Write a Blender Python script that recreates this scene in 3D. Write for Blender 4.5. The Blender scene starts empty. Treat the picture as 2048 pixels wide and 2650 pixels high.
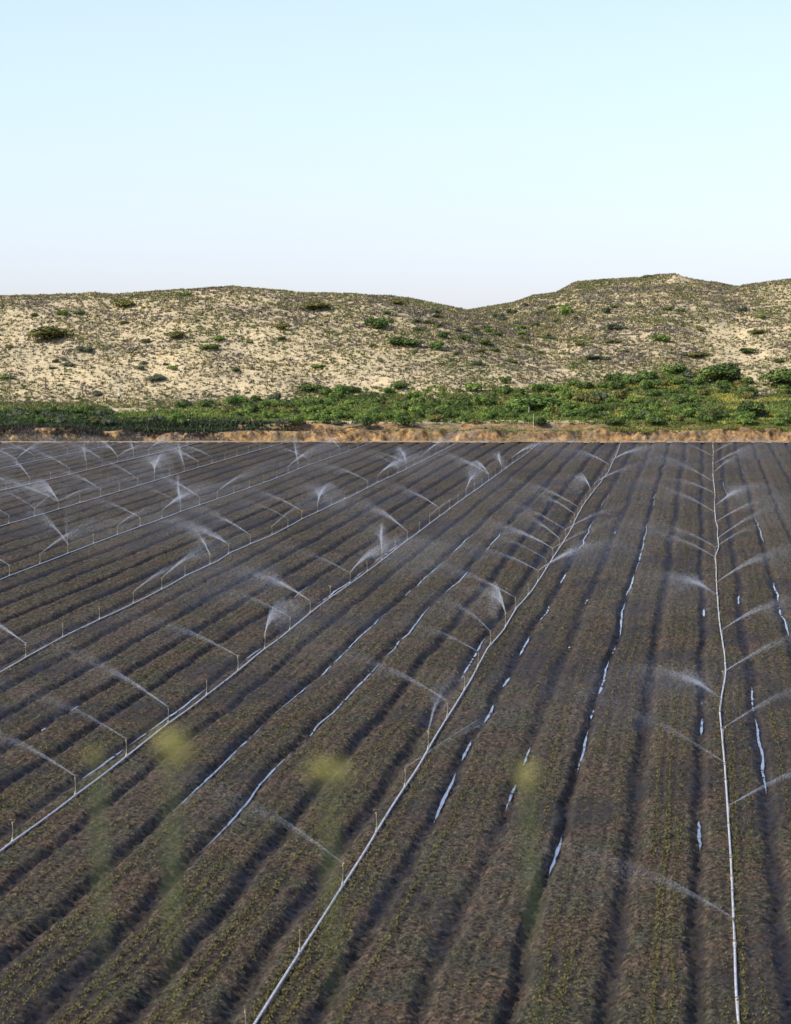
import bpy, math, random
import numpy as np
from mathutils import Vector, Matrix

# ------------------------------------------------------------------ camera, sky, sun, exposure
H = 15.0                 # camera height above the field (m)
F = 8500.0               # focal length in pixels of the 2048 px wide photograph
PITCH = math.atan((1325 - 828) / F)
scene = bpy.context.scene
C = scene.collection
cam_d = bpy.data.cameras.new('camera'); cam = bpy.data.objects.new('camera', cam_d); C.objects.link(cam)
cam.location = (0, 0, H); cam.rotation_euler = (math.pi / 2 - PITCH, 0, 0)
cam_d.sensor_fit = 'HORIZONTAL'; cam_d.sensor_width = 36; cam_d.lens = 36 * F / 2048
cam_d.clip_start = 0.5; cam_d.clip_end = 20000
cam_d.dof.use_dof = True; cam_d.dof.focus_distance = 210; cam_d.dof.aperture_fstop = 3.9
scene.camera = cam
SUN_EL, SUN_AZ = 40.0, 248.0        # azimuth clockwise from +Y
w = bpy.data.worlds.new('World'); scene.world = w; w.use_nodes = True
nt = w.node_tree; nt.nodes.clear()
sky = nt.nodes.new('ShaderNodeTexSky'); sky.sky_type = 'NISHITA'; sky.sun_disc = False
sky.sun_elevation = math.radians(SUN_EL); sky.sun_rotation = math.radians(SUN_AZ)
sky.altitude = 0; sky.air_density = 1.0; sky.dust_density = 0.25; sky.ozone_density = 7.0
bg = nt.nodes.new('ShaderNodeBackground'); bg.inputs['Strength'].default_value = 0.105
wo = nt.nodes.new('ShaderNodeOutputWorld')
hs = nt.nodes.new('ShaderNodeMix'); hs.data_type = 'RGBA'; hs.blend_type = 'MULTIPLY'; hs.inputs[0].default_value = 1
hs.inputs[7].default_value = (.955, .945, 1.18, 1)
h2 = nt.nodes.new('ShaderNodeHueSaturation'); h2.inputs['Saturation'].default_value = .70
nt.links.new(sky.outputs[0], hs.inputs[6]); nt.links.new(hs.outputs[2], h2.inputs['Color']); nt.links.new(h2.outputs[0], bg.inputs[0]); nt.links.new(bg.outputs[0], wo.inputs[0])
sd = bpy.data.lights.new('sun', 'SUN'); sd.energy = 3.5; sd.angle = math.radians(0.5); sd.color = (1.0, 0.94, 0.85)
so = bpy.data.objects.new('sun', sd); C.objects.link(so)
az, el = math.radians(SUN_AZ), math.radians(SUN_EL)
sdir = Vector((math.sin(az) * math.cos(el), math.cos(az) * math.cos(el), math.sin(el)))
so.rotation_euler = sdir.to_track_quat('Z', 'Y').to_euler(); so.location = (-40, -20, 60)
scene.view_settings.view_transform = 'Standard'; scene.view_settings.look = 'None'
scene.view_settings.exposure = 0.75; scene.view_settings.gamma = 1.0
scene.render.engine = 'CYCLES'

# ------------------------------------------------------------------ helpers
random.seed(4)
rng = np.random.default_rng(7)
TAB = rng.random((512, 512))
def vnoise(x, y, s=0):
    x = np.asarray(x, float) + 37.3 * s; y = np.asarray(y, float) + 91.7 * s
    xi = np.floor(x).astype(np.int64); yi = np.floor(y).astype(np.int64)
    fx = x - xi; fy = y - yi
    fx = fx * fx * (3 - 2 * fx); fy = fy * fy * (3 - 2 * fy)
    a = TAB[xi % 512, yi % 512]; b = TAB[(xi + 1) % 512, yi % 512]
    c = TAB[xi % 512, (yi + 1) % 512]; d = TAB[(xi + 1) % 512, (yi + 1) % 512]
    return (a * (1 - fx) + b * fx) * (1 - fy) + (c * (1 - fx) + d * fx) * fy
def fbm(x, y, o=4, s=0):
    t = 0; a = 1; n = 0
    for i in range(o):
        t = t + a * vnoise(np.asarray(x) * 2 ** i, np.asarray(y) * 2 ** i, s + i); n += a; a *= .5
    return t / n
def sstep(a, b, x):
    t = np.clip((np.asarray(x, float) - a) / (b - a), 0, 1); return t * t * (3 - 2 * t)

def mk(name, V, Fc, mat, parent=None, smooth=False, attrs=None, col=None):
    """V (n,3); Fc (m,k) array of equal-sized faces"""
    V = np.ascontiguousarray(V, dtype=np.float32); Fc = np.ascontiguousarray(Fc, dtype=np.int32)
    me = bpy.data.meshes.new(name); m, k = Fc.shape
    me.vertices.add(len(V)); me.vertices.foreach_set('co', V.ravel())
    me.loops.add(m * k); me.loops.foreach_set('vertex_index', Fc.ravel())
    me.polygons.add(m); me.polygons.foreach_set('loop_start', np.arange(0, m * k, k, dtype=np.int32))
    me.polygons.foreach_set('loop_total', np.full(m, k, dtype=np.int32))
    if smooth: me.polygons.foreach_set('use_smooth', np.ones(m, dtype=bool))
    me.update(calc_edges=True)
    for an, av in (attrs or {}).items():
        at = me.attributes.new(an, 'FLOAT', 'POINT'); at.data.foreach_set('value', np.ascontiguousarray(av, dtype=np.float32))
    if col is not None:
        at = me.attributes.new('tint', 'FLOAT_COLOR', 'POINT')
        c4 = np.ones((len(V), 4), dtype=np.float32); c4[:, :3] = col; at.data.foreach_set('color', c4.ravel())
    me.materials.append(mat)
    o = bpy.data.objects.new(name, me); C.objects.link(o)
    if parent: o.parent = parent
    return o
def tag(o, label=None, cat=None, group=None, kind=None):
    if label: o['label'] = label
    if cat: o['category'] = cat
    if group: o['group'] = group
    if kind: o['kind'] = kind
    return o
def empty(name, loc, label, cat, group=None):
    o = bpy.data.objects.new(name, None); C.objects.link(o); o.location = loc; o.empty_display_size = .2
    return tag(o, label, cat, group)
def grid_faces(nx, ny):
    i = np.arange(nx * ny).reshape(ny, nx)
    return np.stack([i[:-1, :-1], i[:-1, 1:], i[1:, 1:], i[1:, :-1]], -1).reshape(-1, 4)
def tube(P, R, n=8, cap=True):
    """tube along points P with radii R: returns verts, quads (caps fanned as degenerate-free quads not needed)"""
    P = [Vector(p) for p in P]; V = []; Q = []
    for i, p in enumerate(P):
        t = (P[min(i + 1, len(P) - 1)] - P[max(i - 1, 0)]).normalized()
        up = Vector((0, 0, 1)) if abs(t.z) < .9 else Vector((1, 0, 0))
        a = t.cross(up).normalized(); b = a.cross(t)
        for j in range(n):
            th = 2 * math.pi * j / n
            V.append(p + (a * math.cos(th) + b * math.sin(th)) * R[i])
    for i in range(len(P) - 1):
        for j in range(n):
            Q.append((i * n + j, i * n + (j + 1) % n, (i + 1) * n + (j + 1) % n, (i + 1) * n + j))
    if cap:
        for i, base in ((0, 0), (1, (len(P) - 1) * n)):
            c = len(V); V.append(P[-i] if i else P[0])
            for j in range(0, n, 2): Q.append((c, base + j, base + (j + 1) % n, base + (j + 2) % n))
    return [tuple(v) for v in V], Q
def merge(parts):
    V = []; Q = []
    for v, q in parts:
        o = len(V); V += v; Q += [tuple(i + o for i in f) for f in q]
    return np.array(V), np.array(Q)

# pixel of the photograph (2048 x 2650) -> camera-depth D of a point of height z; then X
def depth(py, z=0.0):
    a = math.atan((py - 1325) / F) + PITCH
    return (H - z) / math.tan(a)
def Xat(px, D, z=0.0):
    zc = D * math.cos(PITCH) + (H - z) * math.sin(PITCH)
    return (px - 1024) / F * zc
def Zat(py, D):
    a = math.atan((py - 1325) / F) + PITCH
    return H - D * math.tan(a)

# furrow frame
A = math.radians(5.35)
FX = np.array([math.sin(A), math.cos(A)]); RX = np.array([math.cos(A), -math.sin(A)])
BED = 2.032
def fw(xp, yp):      # furrow frame -> world
    return xp * RX[0] + yp * FX[0], xp * RX[1] + yp * FX[1]
def wf(x, y):
    return x * RX[0] + y * RX[1], x * FX[0] + y * FX[1]

# ------------------------------------------------------------------ materials
def material(name):
    m = bpy.data.materials.new(name); m.use_nodes = True
    n = m.node_tree; b = n.nodes['Principled BSDF']
    return m, n, b
def N(n, t, **kw):
    x = n.nodes.new(t)
    for k, v in kw.items():
        if k in x.inputs: x.inputs[k].default_value = v
        else: setattr(x, k, v)
    return x
def ramp(n, src, stops):
    r = n.nodes.new('ShaderNodeValToRGB'); e = r.color_ramp.elements
    while len(e) < len(stops): e.new(.5)
    for i, (p, c) in enumerate(stops):
        e[i].position = p; e[i].color = (*c, 1) if len(c) == 3 else c
    n.links.new(src, r.inputs[0]); return r
def noise(n, scale, detail=4, rough=.6, vec=None, dist=0):
    x = n.nodes.new('ShaderNodeTexNoise'); x.inputs['Scale'].default_value = scale
    x.inputs['Detail'].default_value = detail; x.inputs['Roughness'].default_value = rough; x.inputs['Distortion'].default_value = dist
    if vec is None:
        g = n.nodes.new('ShaderNodeNewGeometry'); vec = g.outputs['Position']
    n.links.new(vec, x.inputs['Vector']); return x
def mixc(n, fac, a, b, mode='MIX'):
    x = n.nodes.new('ShaderNodeMix'); x.data_type = 'RGBA'; x.blend_type = mode
    for s, v in ((0, fac), (6, a), (7, b)):
        if hasattr(v, 'is_linked') or isinstance(v, bpy.types.NodeSocket): n.links.new(v, x.inputs[s])
        else: x.inputs[s].default_value = v if s == 0 else (*v, 1)
    return x.outputs[2]
def attr(n, name):
    x = n.nodes.new('ShaderNodeAttribute'); x.attribute_name = name; return x
def bump(n, b, h, strength, dist):
    x = n.nodes.new('ShaderNodeBump'); x.inputs['Strength'].default_value = strength; x.inputs['Distance'].default_value = dist
    n.links.new(h, x.inputs['Height']); n.links.new(x.outputs[0], b.inputs['Normal'])

# soil
M_soil, n, b = material('damp_soil')
n1 = noise(n, 6.5, 7, .85); n2 = noise(n, .35, 3, .6); n3 = noise(n, 28, 3, .7)
c1 = ramp(n, n1.outputs[0], [(.40, (.008, .0065, .0045)), (.5, (.049, .039, .0245)), (.60, (.165, .134, .088))])
c2 = ramp(n, n2.outputs[0], [(.38, (.80, .92, .84)), (.62, (1.18, 1.0, .98))])
cc = mixc(n, 1.0, c1.outputs[0], c2.outputs[0], 'MULTIPLY')
wet = attr(n, 'wet')
cc = mixc(n, wet.outputs['Fac'], cc, (.026, .020, .016))
n.links.new(cc, b.inputs['Base Color'])
rr = n.nodes.new('ShaderNodeMapRange'); n.links.new(wet.outputs['Fac'], rr.inputs[0]); rr.inputs[3].default_value = .78; rr.inputs[4].default_value = .5
n.links.new(rr.outputs[0], b.inputs['Roughness'])
b.inputs['Specular IOR Level'].default_value = .15
bump(n, b, n3.outputs[0], 1.0, .05)

# water
M_water, n, b = material('standing_water')
b.inputs['Base Color'].default_value = (.05, .05, .05, 1); b.inputs['Roughness'].default_value = .06
b.inputs['Specular IOR Level'].default_value = 1.0; b.inputs['IOR'].default_value = 1.6
nn = noise(n, 5, 3, .5); bump(n, b, nn.outputs[0], .03, .01)
n7 = noise(n, 1.8, 5, .75); r7 = ramp(n, n7.outputs[0], [(.50, (.06, .06, .06)), (.68, (.5, .5, .5))]); n.links.new(r7.outputs[0], b.inputs['Roughness'])
r8 = ramp(n, n7.outputs[0], [(.50, (1, 1, 1)), (.68, (.5, .5, .5))]); n.links.new(r8.outputs[0], b.inputs['Specular IOR Level'])

# aluminium
M_alu, n, b = material('weathered_aluminium')
nn = noise(n, 6, 4, .6); r = ramp(n, nn.outputs[0], [(.3, (.30, .28, .25)), (.5, (.55, .54, .52)), (.7, (.74, .73, .72))])
n.links.new(r.outputs[0], b.inputs['Base Color']); b.inputs['Metallic'].default_value = .35; b.inputs['Roughness'].default_value = .42
M_brass, n, b = material('brass')
nn = noise(n, 40, 2); r = ramp(n, nn.outputs[0], [(.3, (.16, .125, .06)), (.7, (.30, .25, .12))])
n.links.new(r.outputs[0], b.inputs['Base Color']); b.inputs['Metallic'].default_value = .6; b.inputs['Roughness'].default_value = .4
M_riser, n, b = material('yellowed_galvanised_steel')
nn = noise(n, 30, 3); r = ramp(n, nn.outputs[0], [(.35, (.14, .125, .08)), (.65, (.30, .27, .17))])
n.links.new(r.outputs[0], b.inputs['Base Color']); b.inputs['Roughness'].default_value = .5

# spray water
def spray_mat(name, alpha):
    m = bpy.data.materials.new(name); m.use_nodes = True; n = m.node_tree; n.nodes.clear()
    o = n.nodes.new('ShaderNodeOutputMaterial'); t = n.nodes.new('ShaderNodeBsdfTransparent')
    d = N(n, 'ShaderNodeBsdfDiffuse'); d.inputs[0].default_value = (.86, .90, .95, 1)
    tr = n.nodes.new('ShaderNodeBsdfTranslucent'); tr.inputs[0].default_value = (.86, .90, .95, 1)
    m1 = n.nodes.new('ShaderNodeMixShader'); m1.inputs[0].default_value = .45
    m2 = n.nodes.new('ShaderNodeMixShader')
    nz = noise(n, 3.0, 3, .6); mr = n.nodes.new('ShaderNodeMapRange'); n.links.new(nz.outputs[0], mr.inputs[0])
    mr.inputs[1].default_value = .3; mr.inputs[2].default_value = .7; mr.inputs[3].default_value = alpha * .55; mr.inputs[4].default_value = min(1, alpha * 1.3)
    n.links.new(mr.outputs[0], m2.inputs[0])
    n.links.new(d.outputs[0], m1.inputs[1]); n.links.new(tr.outputs[0], m1.inputs[2])
    n.links.new(t.outputs[0], m2.inputs[1]); n.links.new(m1.outputs[0], m2.inputs[2]); n.links.new(m2.outputs[0], o.inputs[0])
    return m
M_spray = spray_mat('spray_water', .155)

# tinted foliage / scrub: colour comes from the plant's own colour attribute
def tinted(name, rough=.7, sub=0.0, sc=2.0):
    m, n, b = material(name)
    a = attr(n, 'tint'); z = noise(n, sc, 3, .6); r = ramp(n, z.outputs[0], [(.3, (.75, .75, .75)), (.7, (1.25, 1.22, 1.15))])
    c = mixc(n, 1.0, a.outputs['Color'], r.outputs[0], 'MULTIPLY')
    n.links.new(c, b.inputs['Base Color']); b.inputs['Roughness'].default_value = rough
    b.inputs['Specular IOR Level'].default_value = .25
    return m
M_leaf = tinted('leaves'); M_scrub = tinted('dry_scrub', .9, 0, .6); M_crop = tinted('seedling_leaves')

# sand of the dunes
M_sand, n, b = material('dune_sand')
veg = attr(n, 'veg'); z1 = noise(n, 1.6, 5, .7); z2 = noise(n, .15, 3, .6)
c1 = ramp(n, z1.outputs[0], [(.32, (.34, .265, .15)), (.5, (.56, .455, .25)), (.68, (.72, .60, .345))])
c2 = ramp(n, z1.outputs[0], [(.35, (.16, .15, .085)), (.65, (.32, .27, .18))])
cc = mixc(n, veg.outputs['Fac'], c1.outputs[0], c2.outputs[0])
c3 = ramp(n, z2.outputs[0], [(.3, (.82, .82, .85)), (.7, (1.1, 1.05, 1.0))])
cc = mixc(n, 1.0, cc, c3.outputs[0], 'MULTIPLY')
n.links.new(cc, b.inputs['Base Color']); b.inputs['Roughness'].default_value = .95; bump(n, b, z1.outputs[0], .5, .25)

M_bank, n, b = material('orange_earth')
z1 = noise(n, 1.4, 6, .7); z2 = noise(n, .18, 3, .6)
c1 = ramp(n, z1.outputs[0], [(.34, (.06, .036, .018)), (.46, (.28, .16, .058)), (.62, (.52, .345, .15))])
c2 = ramp(n, z2.outputs[0], [(.38, (.55, .62, .62)), (.62, (1.12, 1.0, .85))])
cc = mixc(n, 1.0, c1.outputs[0], c2.outputs[0], 'MULTIPLY')
n.links.new(cc, b.inputs['Base Color']); b.inputs['Roughness'].default_value = .95; z5 = noise(n, .75, 5, .75); zf = ramp(n, z5.outputs[0], [(.47, (.0, .0, .0)), (.62, (1, 1, 1))]); cc2 = mixc(n, zf.outputs[0], cc, (.17, .13, .085)); n.links.new(cc2, b.inputs['Base Color']); bump(n, b, z1.outputs[0], 1.0, .35)

M_track, n, b = material('dusty_track')
z1 = noise(n, 2.2, 5, .7); c1 = ramp(n, z1.outputs[0], [(.3, (.16, .115, .07)), (.7, (.36, .27, .18))])
n.links.new(c1.outputs[0], b.inputs['Base Color']); b.inputs['Roughness'].default_value = .95
M_ground, n, b = material('rough_grassland')
z1 = noise(n, .3, 5, .7); c1 = ramp(n, z1.outputs[0], [(.3, (.08, .09, .04)), (.7, (.25, .21, .12))])
n.links.new(c1.outputs[0], b.inputs['Base Color']); b.inputs['Roughness'].default_value = .95
M_wood, n, b = material('grey_post_wood')
z1 = noise(n, 8, 4); c1 = ramp(n, z1.outputs[0], [(.3, (.07, .05, .04)), (.7, (.16, .12, .09))])
n.links.new(c1.outputs[0], b.inputs['Base Color']); b.inputs['Roughness'].default_value = .9
M_pale, n, b = material('pale_post_wood')
z1 = noise(n, 8, 4); c1 = ramp(n, z1.outputs[0], [(.3, (.45, .40, .30)), (.7, (.62, .56, .44))])
n.links.new(c1.outputs[0], b.inputs['Base Color']); b.inputs['Roughness'].default_value = .9

# ------------------------------------------------------------------ ground sheet to the horizon
def quadsheet(x0, x1, y0, y1, z, nx, ny):
    xs = np.linspace(x0, x1, nx); ys = np.linspace(y0, y1, ny); X, Y = np.meshgrid(xs, ys)
    return np.stack([X.ravel(), Y.ravel(), np.full(X.size, z)], -1), grid_faces(nx, ny)
V, Q = quadsheet(-6000, 6000, -3000, 12000, -1.2, 9, 9)
tag(mk('ground', V, Q, M_ground), kind='structure')

# ------------------------------------------------------------------ the field
frng = np.random.default_rng(11)
NF = 200
f_half = .15 + .12 * frng.random(NF); f_deep = .19 + .10 * frng.random(NF); f_wet = .35 + .5 * frng.random(NF)
def wob(xp, yp):
    k = np.round(xp / BED)
    return (vnoise(k * 7.13, yp / 16.0, 3) - .5) * .26 + (vnoise(k * 3.1, yp / 4.0, 5) - .5) * .15
def field_z(xp, yp, fine=1.0):
    x = xp + wob(xp, yp)
    k = np.round(x / BED).astype(int); d = np.abs(x - k * BED)
    hw = f_half[k % NF]; dp = f_deep[k % NF]
    edge = (vnoise(yp * 1.6, k * 5.5 + (x > k * BED) * 2.3, 8) - .5) * .16 + (vnoise(yp * .3, k * 4.5 + (x > k * BED) * 1.3, 18) - .5) * .12
    fur = 1 - sstep(.06, 1, np.clip((d + edge) / (hw + .18), 0, 1))
    z = -dp * fur
    z -= .035 * np.exp(-((d - .80) / .07) ** 2) + .02 * np.exp(-((d - .42) / .05) ** 2)
    clod = vnoise(xp * 7, yp * 5.0, 1) ** 3 * .14 + vnoise(xp * 15, yp * 11, 2) ** 2 * .07
    clod += np.where(vnoise(xp * 4.2, yp * 3.1, 6) > .80, .05, 0)
    z = z + clod * (.62 + .2 * fur) * fine + (fbm(xp * .4, yp * .2, 2, 9) - .5) * .05
    return z, fur, k
Vs = []; Qs = []; Ws = []; off = 0
def strip(D0, D1, nd, x0, x1, dx, fine, geo=True):
    global off
    ds = np.geomspace(D0, D1, nd) if geo else np.linspace(D0, D1, nd)
    xs = np.arange(x0, x1 + dx, dx)
    Xp, D = np.meshgrid(xs, ds); Yp = (D + Xp * math.sin(A)) / math.cos(A)
    z, fur, k = field_z(Xp, Yp, fine)
    wt = sstep(.35, .9, fur) * f_wet[k % NF] * (.6 + .8 * vnoise(Yp / 9., k * 2.7, 4)) + .55 * sstep(.52, .68, fbm(Xp / 2.6, Yp / 8., 4, 88))
    wx, wy = fw(Xp, Yp)
    Vs.append(np.stack([wx.ravel(), wy.ravel(), z.ravel()], -1)); Ws.append(np.clip(wt, 0, 1).ravel())
    Qs.append(grid_faces(len(xs), nd) + off); off += Xp.size
def frame_x(px, D): # X' of image column px at depth D
    x = (px - 1024) / F * D; return wf(x, D)[0]
strip(40, 66.1, 60, -26, 12, .15, .6)
for D0, D1, nd, dx in ((66, 90.05, 330, .055), (90, 120.05, 330, .06), (120, 160.05, 330, .07), (160, 215.1, 300, .085), (215, 290.1, 280, .105), (290, 403.1, 300, .14)):
    strip(D0, D1, nd, frame_x(-60, D1) - 1.5, max(frame_x(2110, D0), frame_x(2110, D1)) + 1.0, dx, 1.0)
def side(xa, xb, D0, D1):
    strip(D0, D1, 120, xa, xb, .2, .8)
o = mk('field', np.concatenate(Vs), np.concatenate(Qs), M_soil, attrs={'wet': np.concatenate(Ws)}); tag(o, kind='structure')
Vs = []; Qs = []; Ws = []; off = 0
for D0, D1 in ((66, 120.1), (120, 215.1), (215, 403.05)):
    xl = frame_x(-60, D1) - 1.4; xr = max(frame_x(2110, D0), frame_x(2110, D1)) + .9
    side(xl - 30, xl, D0, D1); side(xr, xr + 26, D0, D1)
o = mk('field', np.concatenate(Vs), np.concatenate(Qs), M_soil, attrs={'wet': np.concatenate(Ws)}); tag(o, kind='structure')

# farm track along the far end of the field
xs = np.arange(-110, 120, .5); ds = np.linspace(402.0, 407.4, 30); X, D = np.meshgrid(xs, ds)
Z = .01 + (fbm(X * .35, D * .5, 3, 5) - .5) * .26
tag(mk('dirt_track', np.stack([X.ravel(), D.ravel(), Z.ravel()], -1), grid_faces(len(xs), 24), M_track, smooth=True), kind='structure')

# standing water in the furrows: (furrow number left of the vanishing line, [(y0,y1) px ranges], half width)
WATER = [(10, [(2010, 1930), (1925, 1772), (1700, 1672), (1560, 1470), (1450, 1400)], .06),
         (8, [(2120, 1860), (1857, 1560), (1545, 1444), (1430, 1372)], .05),
         (7, [(2200, 1930), (1925, 1700), (1697, 1560), (1530, 1470), (1420, 1372)], .05),
         (5, [(1757, 1640)], .06),
         (4, [(2120, 1990), (1960, 1905), (1862, 1815), (1770, 1745), (1690, 1640), (1600, 1560), (1506, 1478), (1420, 1340), (1310, 1270)], .07),
         (3, [(2090, 2020), (1975, 1925), (1672, 1668), (1560, 1545), (1380, 1370)], .05),
         (2, [(2250, 2150), (1985, 1880), (1850, 1825), (1802, 1700), (1690, 1665), (1640, 1550), (1535, 1480), (1476, 1340), (1310, 1270), (1220, 1165)], .065),
         (0, [(1895, 1850), (1815, 1808), (1590, 1570), (2190, 2110)], .07),
         (-1, [(2050, 1850), (1835, 1770), (1560, 1535), (1290, 1240)], .06),
         (-2, [(1640, 1560), (1550, 1500), (1400, 1330), (1240, 1150)], .07),
         (13, [(1650, 1615), (1750, 1690)], .04), (12, [(1830, 1815), (1880, 1872)], .05), (18, [(1480, 1440)], .04), (11, [(1540, 1510)], .04)]
wp = []
for kf, segs, hw in WATER:
    for y0, y1 in segs:
        d0, d1 = depth(y0), depth(y1); n_ = max(6, int((d1 - d0) * 5))
        for i in range(n_ + 1):
            d = d0 + (d1 - d0) * i / n_
            wp.append((kf, d, hw * min(1, 4.5 * i / n_, 4.5 * (n_ - i) / n_), i == 0, y0))
V = []; Q = []
prev = None
for kf, d, hw, first, y0 in wp:
    xp = -kf * BED; yp = (d + xp * math.sin(A)) / math.cos(A)
    c = xp - float(wob(np.array(xp), np.array(yp)))
    jit = float(vnoise(yp * .9, kf * 3.3, 6)); j2 = float(vnoise(yp * 1.2, kf * 2.3, 12))
    wl = hw * (.25 + .80 * jit); wr = hw * (.25 + .80 * j2)
    base = -f_deep[(-kf) % NF] + .10
    for s_, w_ in ((-1, wl), (1, wr)):
        x, y = fw(c + s_ * w_, yp); V.append((x, y, base))
    if not first: m_ = len(V); Q.append((m_ - 4, m_ - 3, m_ - 1, m_ - 2))
tag(mk('furrow_water', np.array(V), np.array(Q), M_water), kind='structure')

# seedlings in the beds
D = 66 * (403 / 66) ** rng.random(420000)
U = rng.random(D.size)
xl = (-60 - 1024) / F * D; xr = (2110 - 1024) / F * D
Xw = xl + (xr - xl) * U
xp, yp = wf(Xw, D)
kb = np.floor(xp / BED); row = rng.choice([-.42, 0, .42], size=D.size, p=[.28, .44, .28])
xp = (kb + .5) * BED + row + rng.normal(0, .035, D.size); xp = xp - wob(np.round(xp / BED) * BED, yp)
keep = (vnoise(xp * 1.2, yp / 2.5, 14) * .3 + vnoise(kb * 4.7 + row * 9, yp / 22., 15) * .7) > .37 + .5 * rng.random(D.size)
stray = rng.random(D.size) < .30; xp = np.where(stray, (kb + .5) * BED + rng.uniform(-.7, .7, D.size), xp)
xp, yp = xp[keep], yp[keep]
z, _, _ = field_z(xp, yp); wx, wy = fw(xp, yp)
n_ = len(xp); s = (.022 + .030 * rng.random(n_)) * (1 + (wy / 400) * .5)
V = []; 
for leaf in range(3):
    th = rng.random(n_) * 6.28; dx = np.cos(th); dy = np.sin(th); up = .5 + .8 * rng.random(n_)
    p0 = np.stack([wx - dy * s * .35, wy + dx * s * .35, z + .01], -1); p1 = np.stack([wx + dy * s * .35, wy - dx * s * .35, z + .01], -1)
    p2 = np.stack([wx + dx * s, wy + dy * s, z + .01 + s * up], -1)
    V.append(np.stack([p0, p1, p2], 1))
V = np.stack(V, 1).reshape(-1, 3); Fc = np.arange(len(V)).reshape(-1, 3)
g = rng.random(n_)[:, None]; tint = np.array([.055, .052, .018]) * (1 - g) + np.array([.16, .14, .05]) * g
tag(mk('seedlings', V, Fc, M_crop, col=np.repeat(tint, 9, 0)), 'sparse rows of yellow green seedlings along the brown soil beds', 'crop', kind='stuff')
print('seedlings', n_)

# ------------------------------------------------------------------ bank at the field's end
def bank_edge(X): return 407.2 + (fbm(X / 9., X * 0, 3, 21) - .5) * 2.2 + (vnoise(X / 1.3, X * 0, 22) - .5) * .7
def bank_top(X): return 1.45 + (fbm(X / 14., X * 0, 3, 23) - .5) * .9 + (vnoise(X / 2.2, X * 0 + 4, 24) - .5) * .35
def terrain(X, D):
    """height of the dunes behind the bank; X lateral metres, D metres from the camera"""
    px = 1024 + X / D * F
    # left dune
    cl = np.interp(px, [-900, -300, 0, 150, 250, 300, 420, 600, 700, 780, 900, 1050, 1150, 1210, 1300, 1420, 1560, 1800, 3200],
                   [800, 772, 766, 762, 757, 761, 752, 741, 749, 757, 759, 769, 790, 803, 835, 880, 930, 990, 1010])
    Dc = 505.0; zc = 15 + (828 - cl) * Dc / F
    t = (D - 438) / (Dc - 438)
    front = 3.4 + (zc - 3.4) * np.where(t < 1, 1 - (1 - np.clip(t, 0, 1)) ** 1.45, 1) + np.where(t < 0, t * 8, 0)
    back = zc - (np.clip(D - Dc, 0, 90) / 90) ** 1.5 * (zc - 3) * 1.0
    left = np.where(D < Dc, front, back)
    # right hill
    cr = np.interp(px, [-900, 700, 1100, 1210, 1330, 1380, 1440, 1490, 1560, 1660, 1700, 1745, 1790, 1850, 1905, 1950, 2048, 2300, 3200],
                   [990, 960, 850, 803, 783, 765, 757, 729, 723, 718, 710, 709, 722, 730, 741, 733, 722, 700, 720])
    Dr = 575.0; zr = 15 + (828 - cr) * Dr / F
    t = (D - 444) / (Dr - 444)
    front = 3.6 + (zr - 3.6) * np.where(t < 1, 1 - (1 - np.clip(t, 0, 1)) ** 1.5, 1) + np.where(t < 0, t * 8, 0)
    back = zr - (np.clip(D - Dr, 0, 110) / 110) ** 1.5 * (zr - 3)
    right = np.where(D < Dr, front, back)
    k = .9
    m = np.maximum(left, right); hill = m + k * np.log(np.exp((left - m) / k) + np.exp((right - m) / k)) - k * .1
    und = (fbm(X / 13., D / 13., 3, 31) - .5) * 2.2 * sstep(440, 465, D) * (1 - sstep(488, 505, D) * (px < 1210))
    und = und * (1 - .9 * sstep(545, 570, D))
    shelf = 1.35 + (np.clip(D - 410, 0, 40)) * .062 + (fbm(X / 6., D / 5., 2, 33) - .5) * .35
    m = np.maximum(hill, shelf); j = m + .7 * np.log(np.exp((hill - m) / .7) + np.exp((shelf - m) / .7)) - .25 * (hill < shelf + 2)*0
    return j + und + (vnoise(X * .9, D * .9, 35) - .5) * .14
def tz(X, D):
    # soft join of shelf and hill between 430 and 446 m
    return terrain(X, D)
xs = np.arange(-120, 130, .4); ds = np.concatenate([np.arange(410.9, 460, .45), np.arange(460, 600, .6), np.arange(600, 720, 3)])
X, D = np.meshgrid(xs, ds); Z = tz(X, D)
PXt = 1024 + X / D * F; PYt = 828 + (15 - Z) / D * F
def vegmap(X, D):
    px = 1024 + X / D * F; z = tz(X, D); py = 828 + (15 - z) / D * F
    v = .40 + (fbm(X / 6., D / 9., 4, 41) - .5) * .85
    v += .28 * np.exp(-((px - 1300) / 230) ** 2 - ((py - 840) / 90) ** 2)      # gully between the hills
    v += .16 * np.exp(-((px - 950) / 350) ** 2 - ((py - 800) / 50) ** 2)
    v += .12 * sstep(1350, 1500, px) * (1 - sstep(1750, 1850, px))
    v -= .40 * np.exp(-((px - 1900) / 130) ** 2 - ((py - 900) / 55) ** 2)
    v -= .7 * np.exp(-((px - 1755) / 42) ** 2 - ((py - 722) / 16) ** 2)
    v -= .3 * np.exp(-((px - 2000) / 60) ** 2 - ((py - 750) / 16) ** 2)
    v -= .18 * sstep(880, 960, py) * (1 - sstep(900, 1400, px))
    v += .35 * sstep(1000, 1060, py)
    return np.clip(v, 0, 1)
o = mk('dune_hills', np.stack([X.ravel(), D.ravel(), Z.ravel()], -1), grid_faces(len(xs), len(ds)), M_sand, smooth=True, attrs={'veg': (vegmap(X, D) ** 1.2 * .8).ravel()})
tag(o, kind='structure')
xs = np.arange(-115, 125, .16); ds = np.concatenate([np.arange(404.6, 409.6, .1), np.arange(409.6, 411.7, .3)])
X, D = np.meshgrid(xs, ds); e = bank_edge(X); top = bank_top(X)
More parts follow.
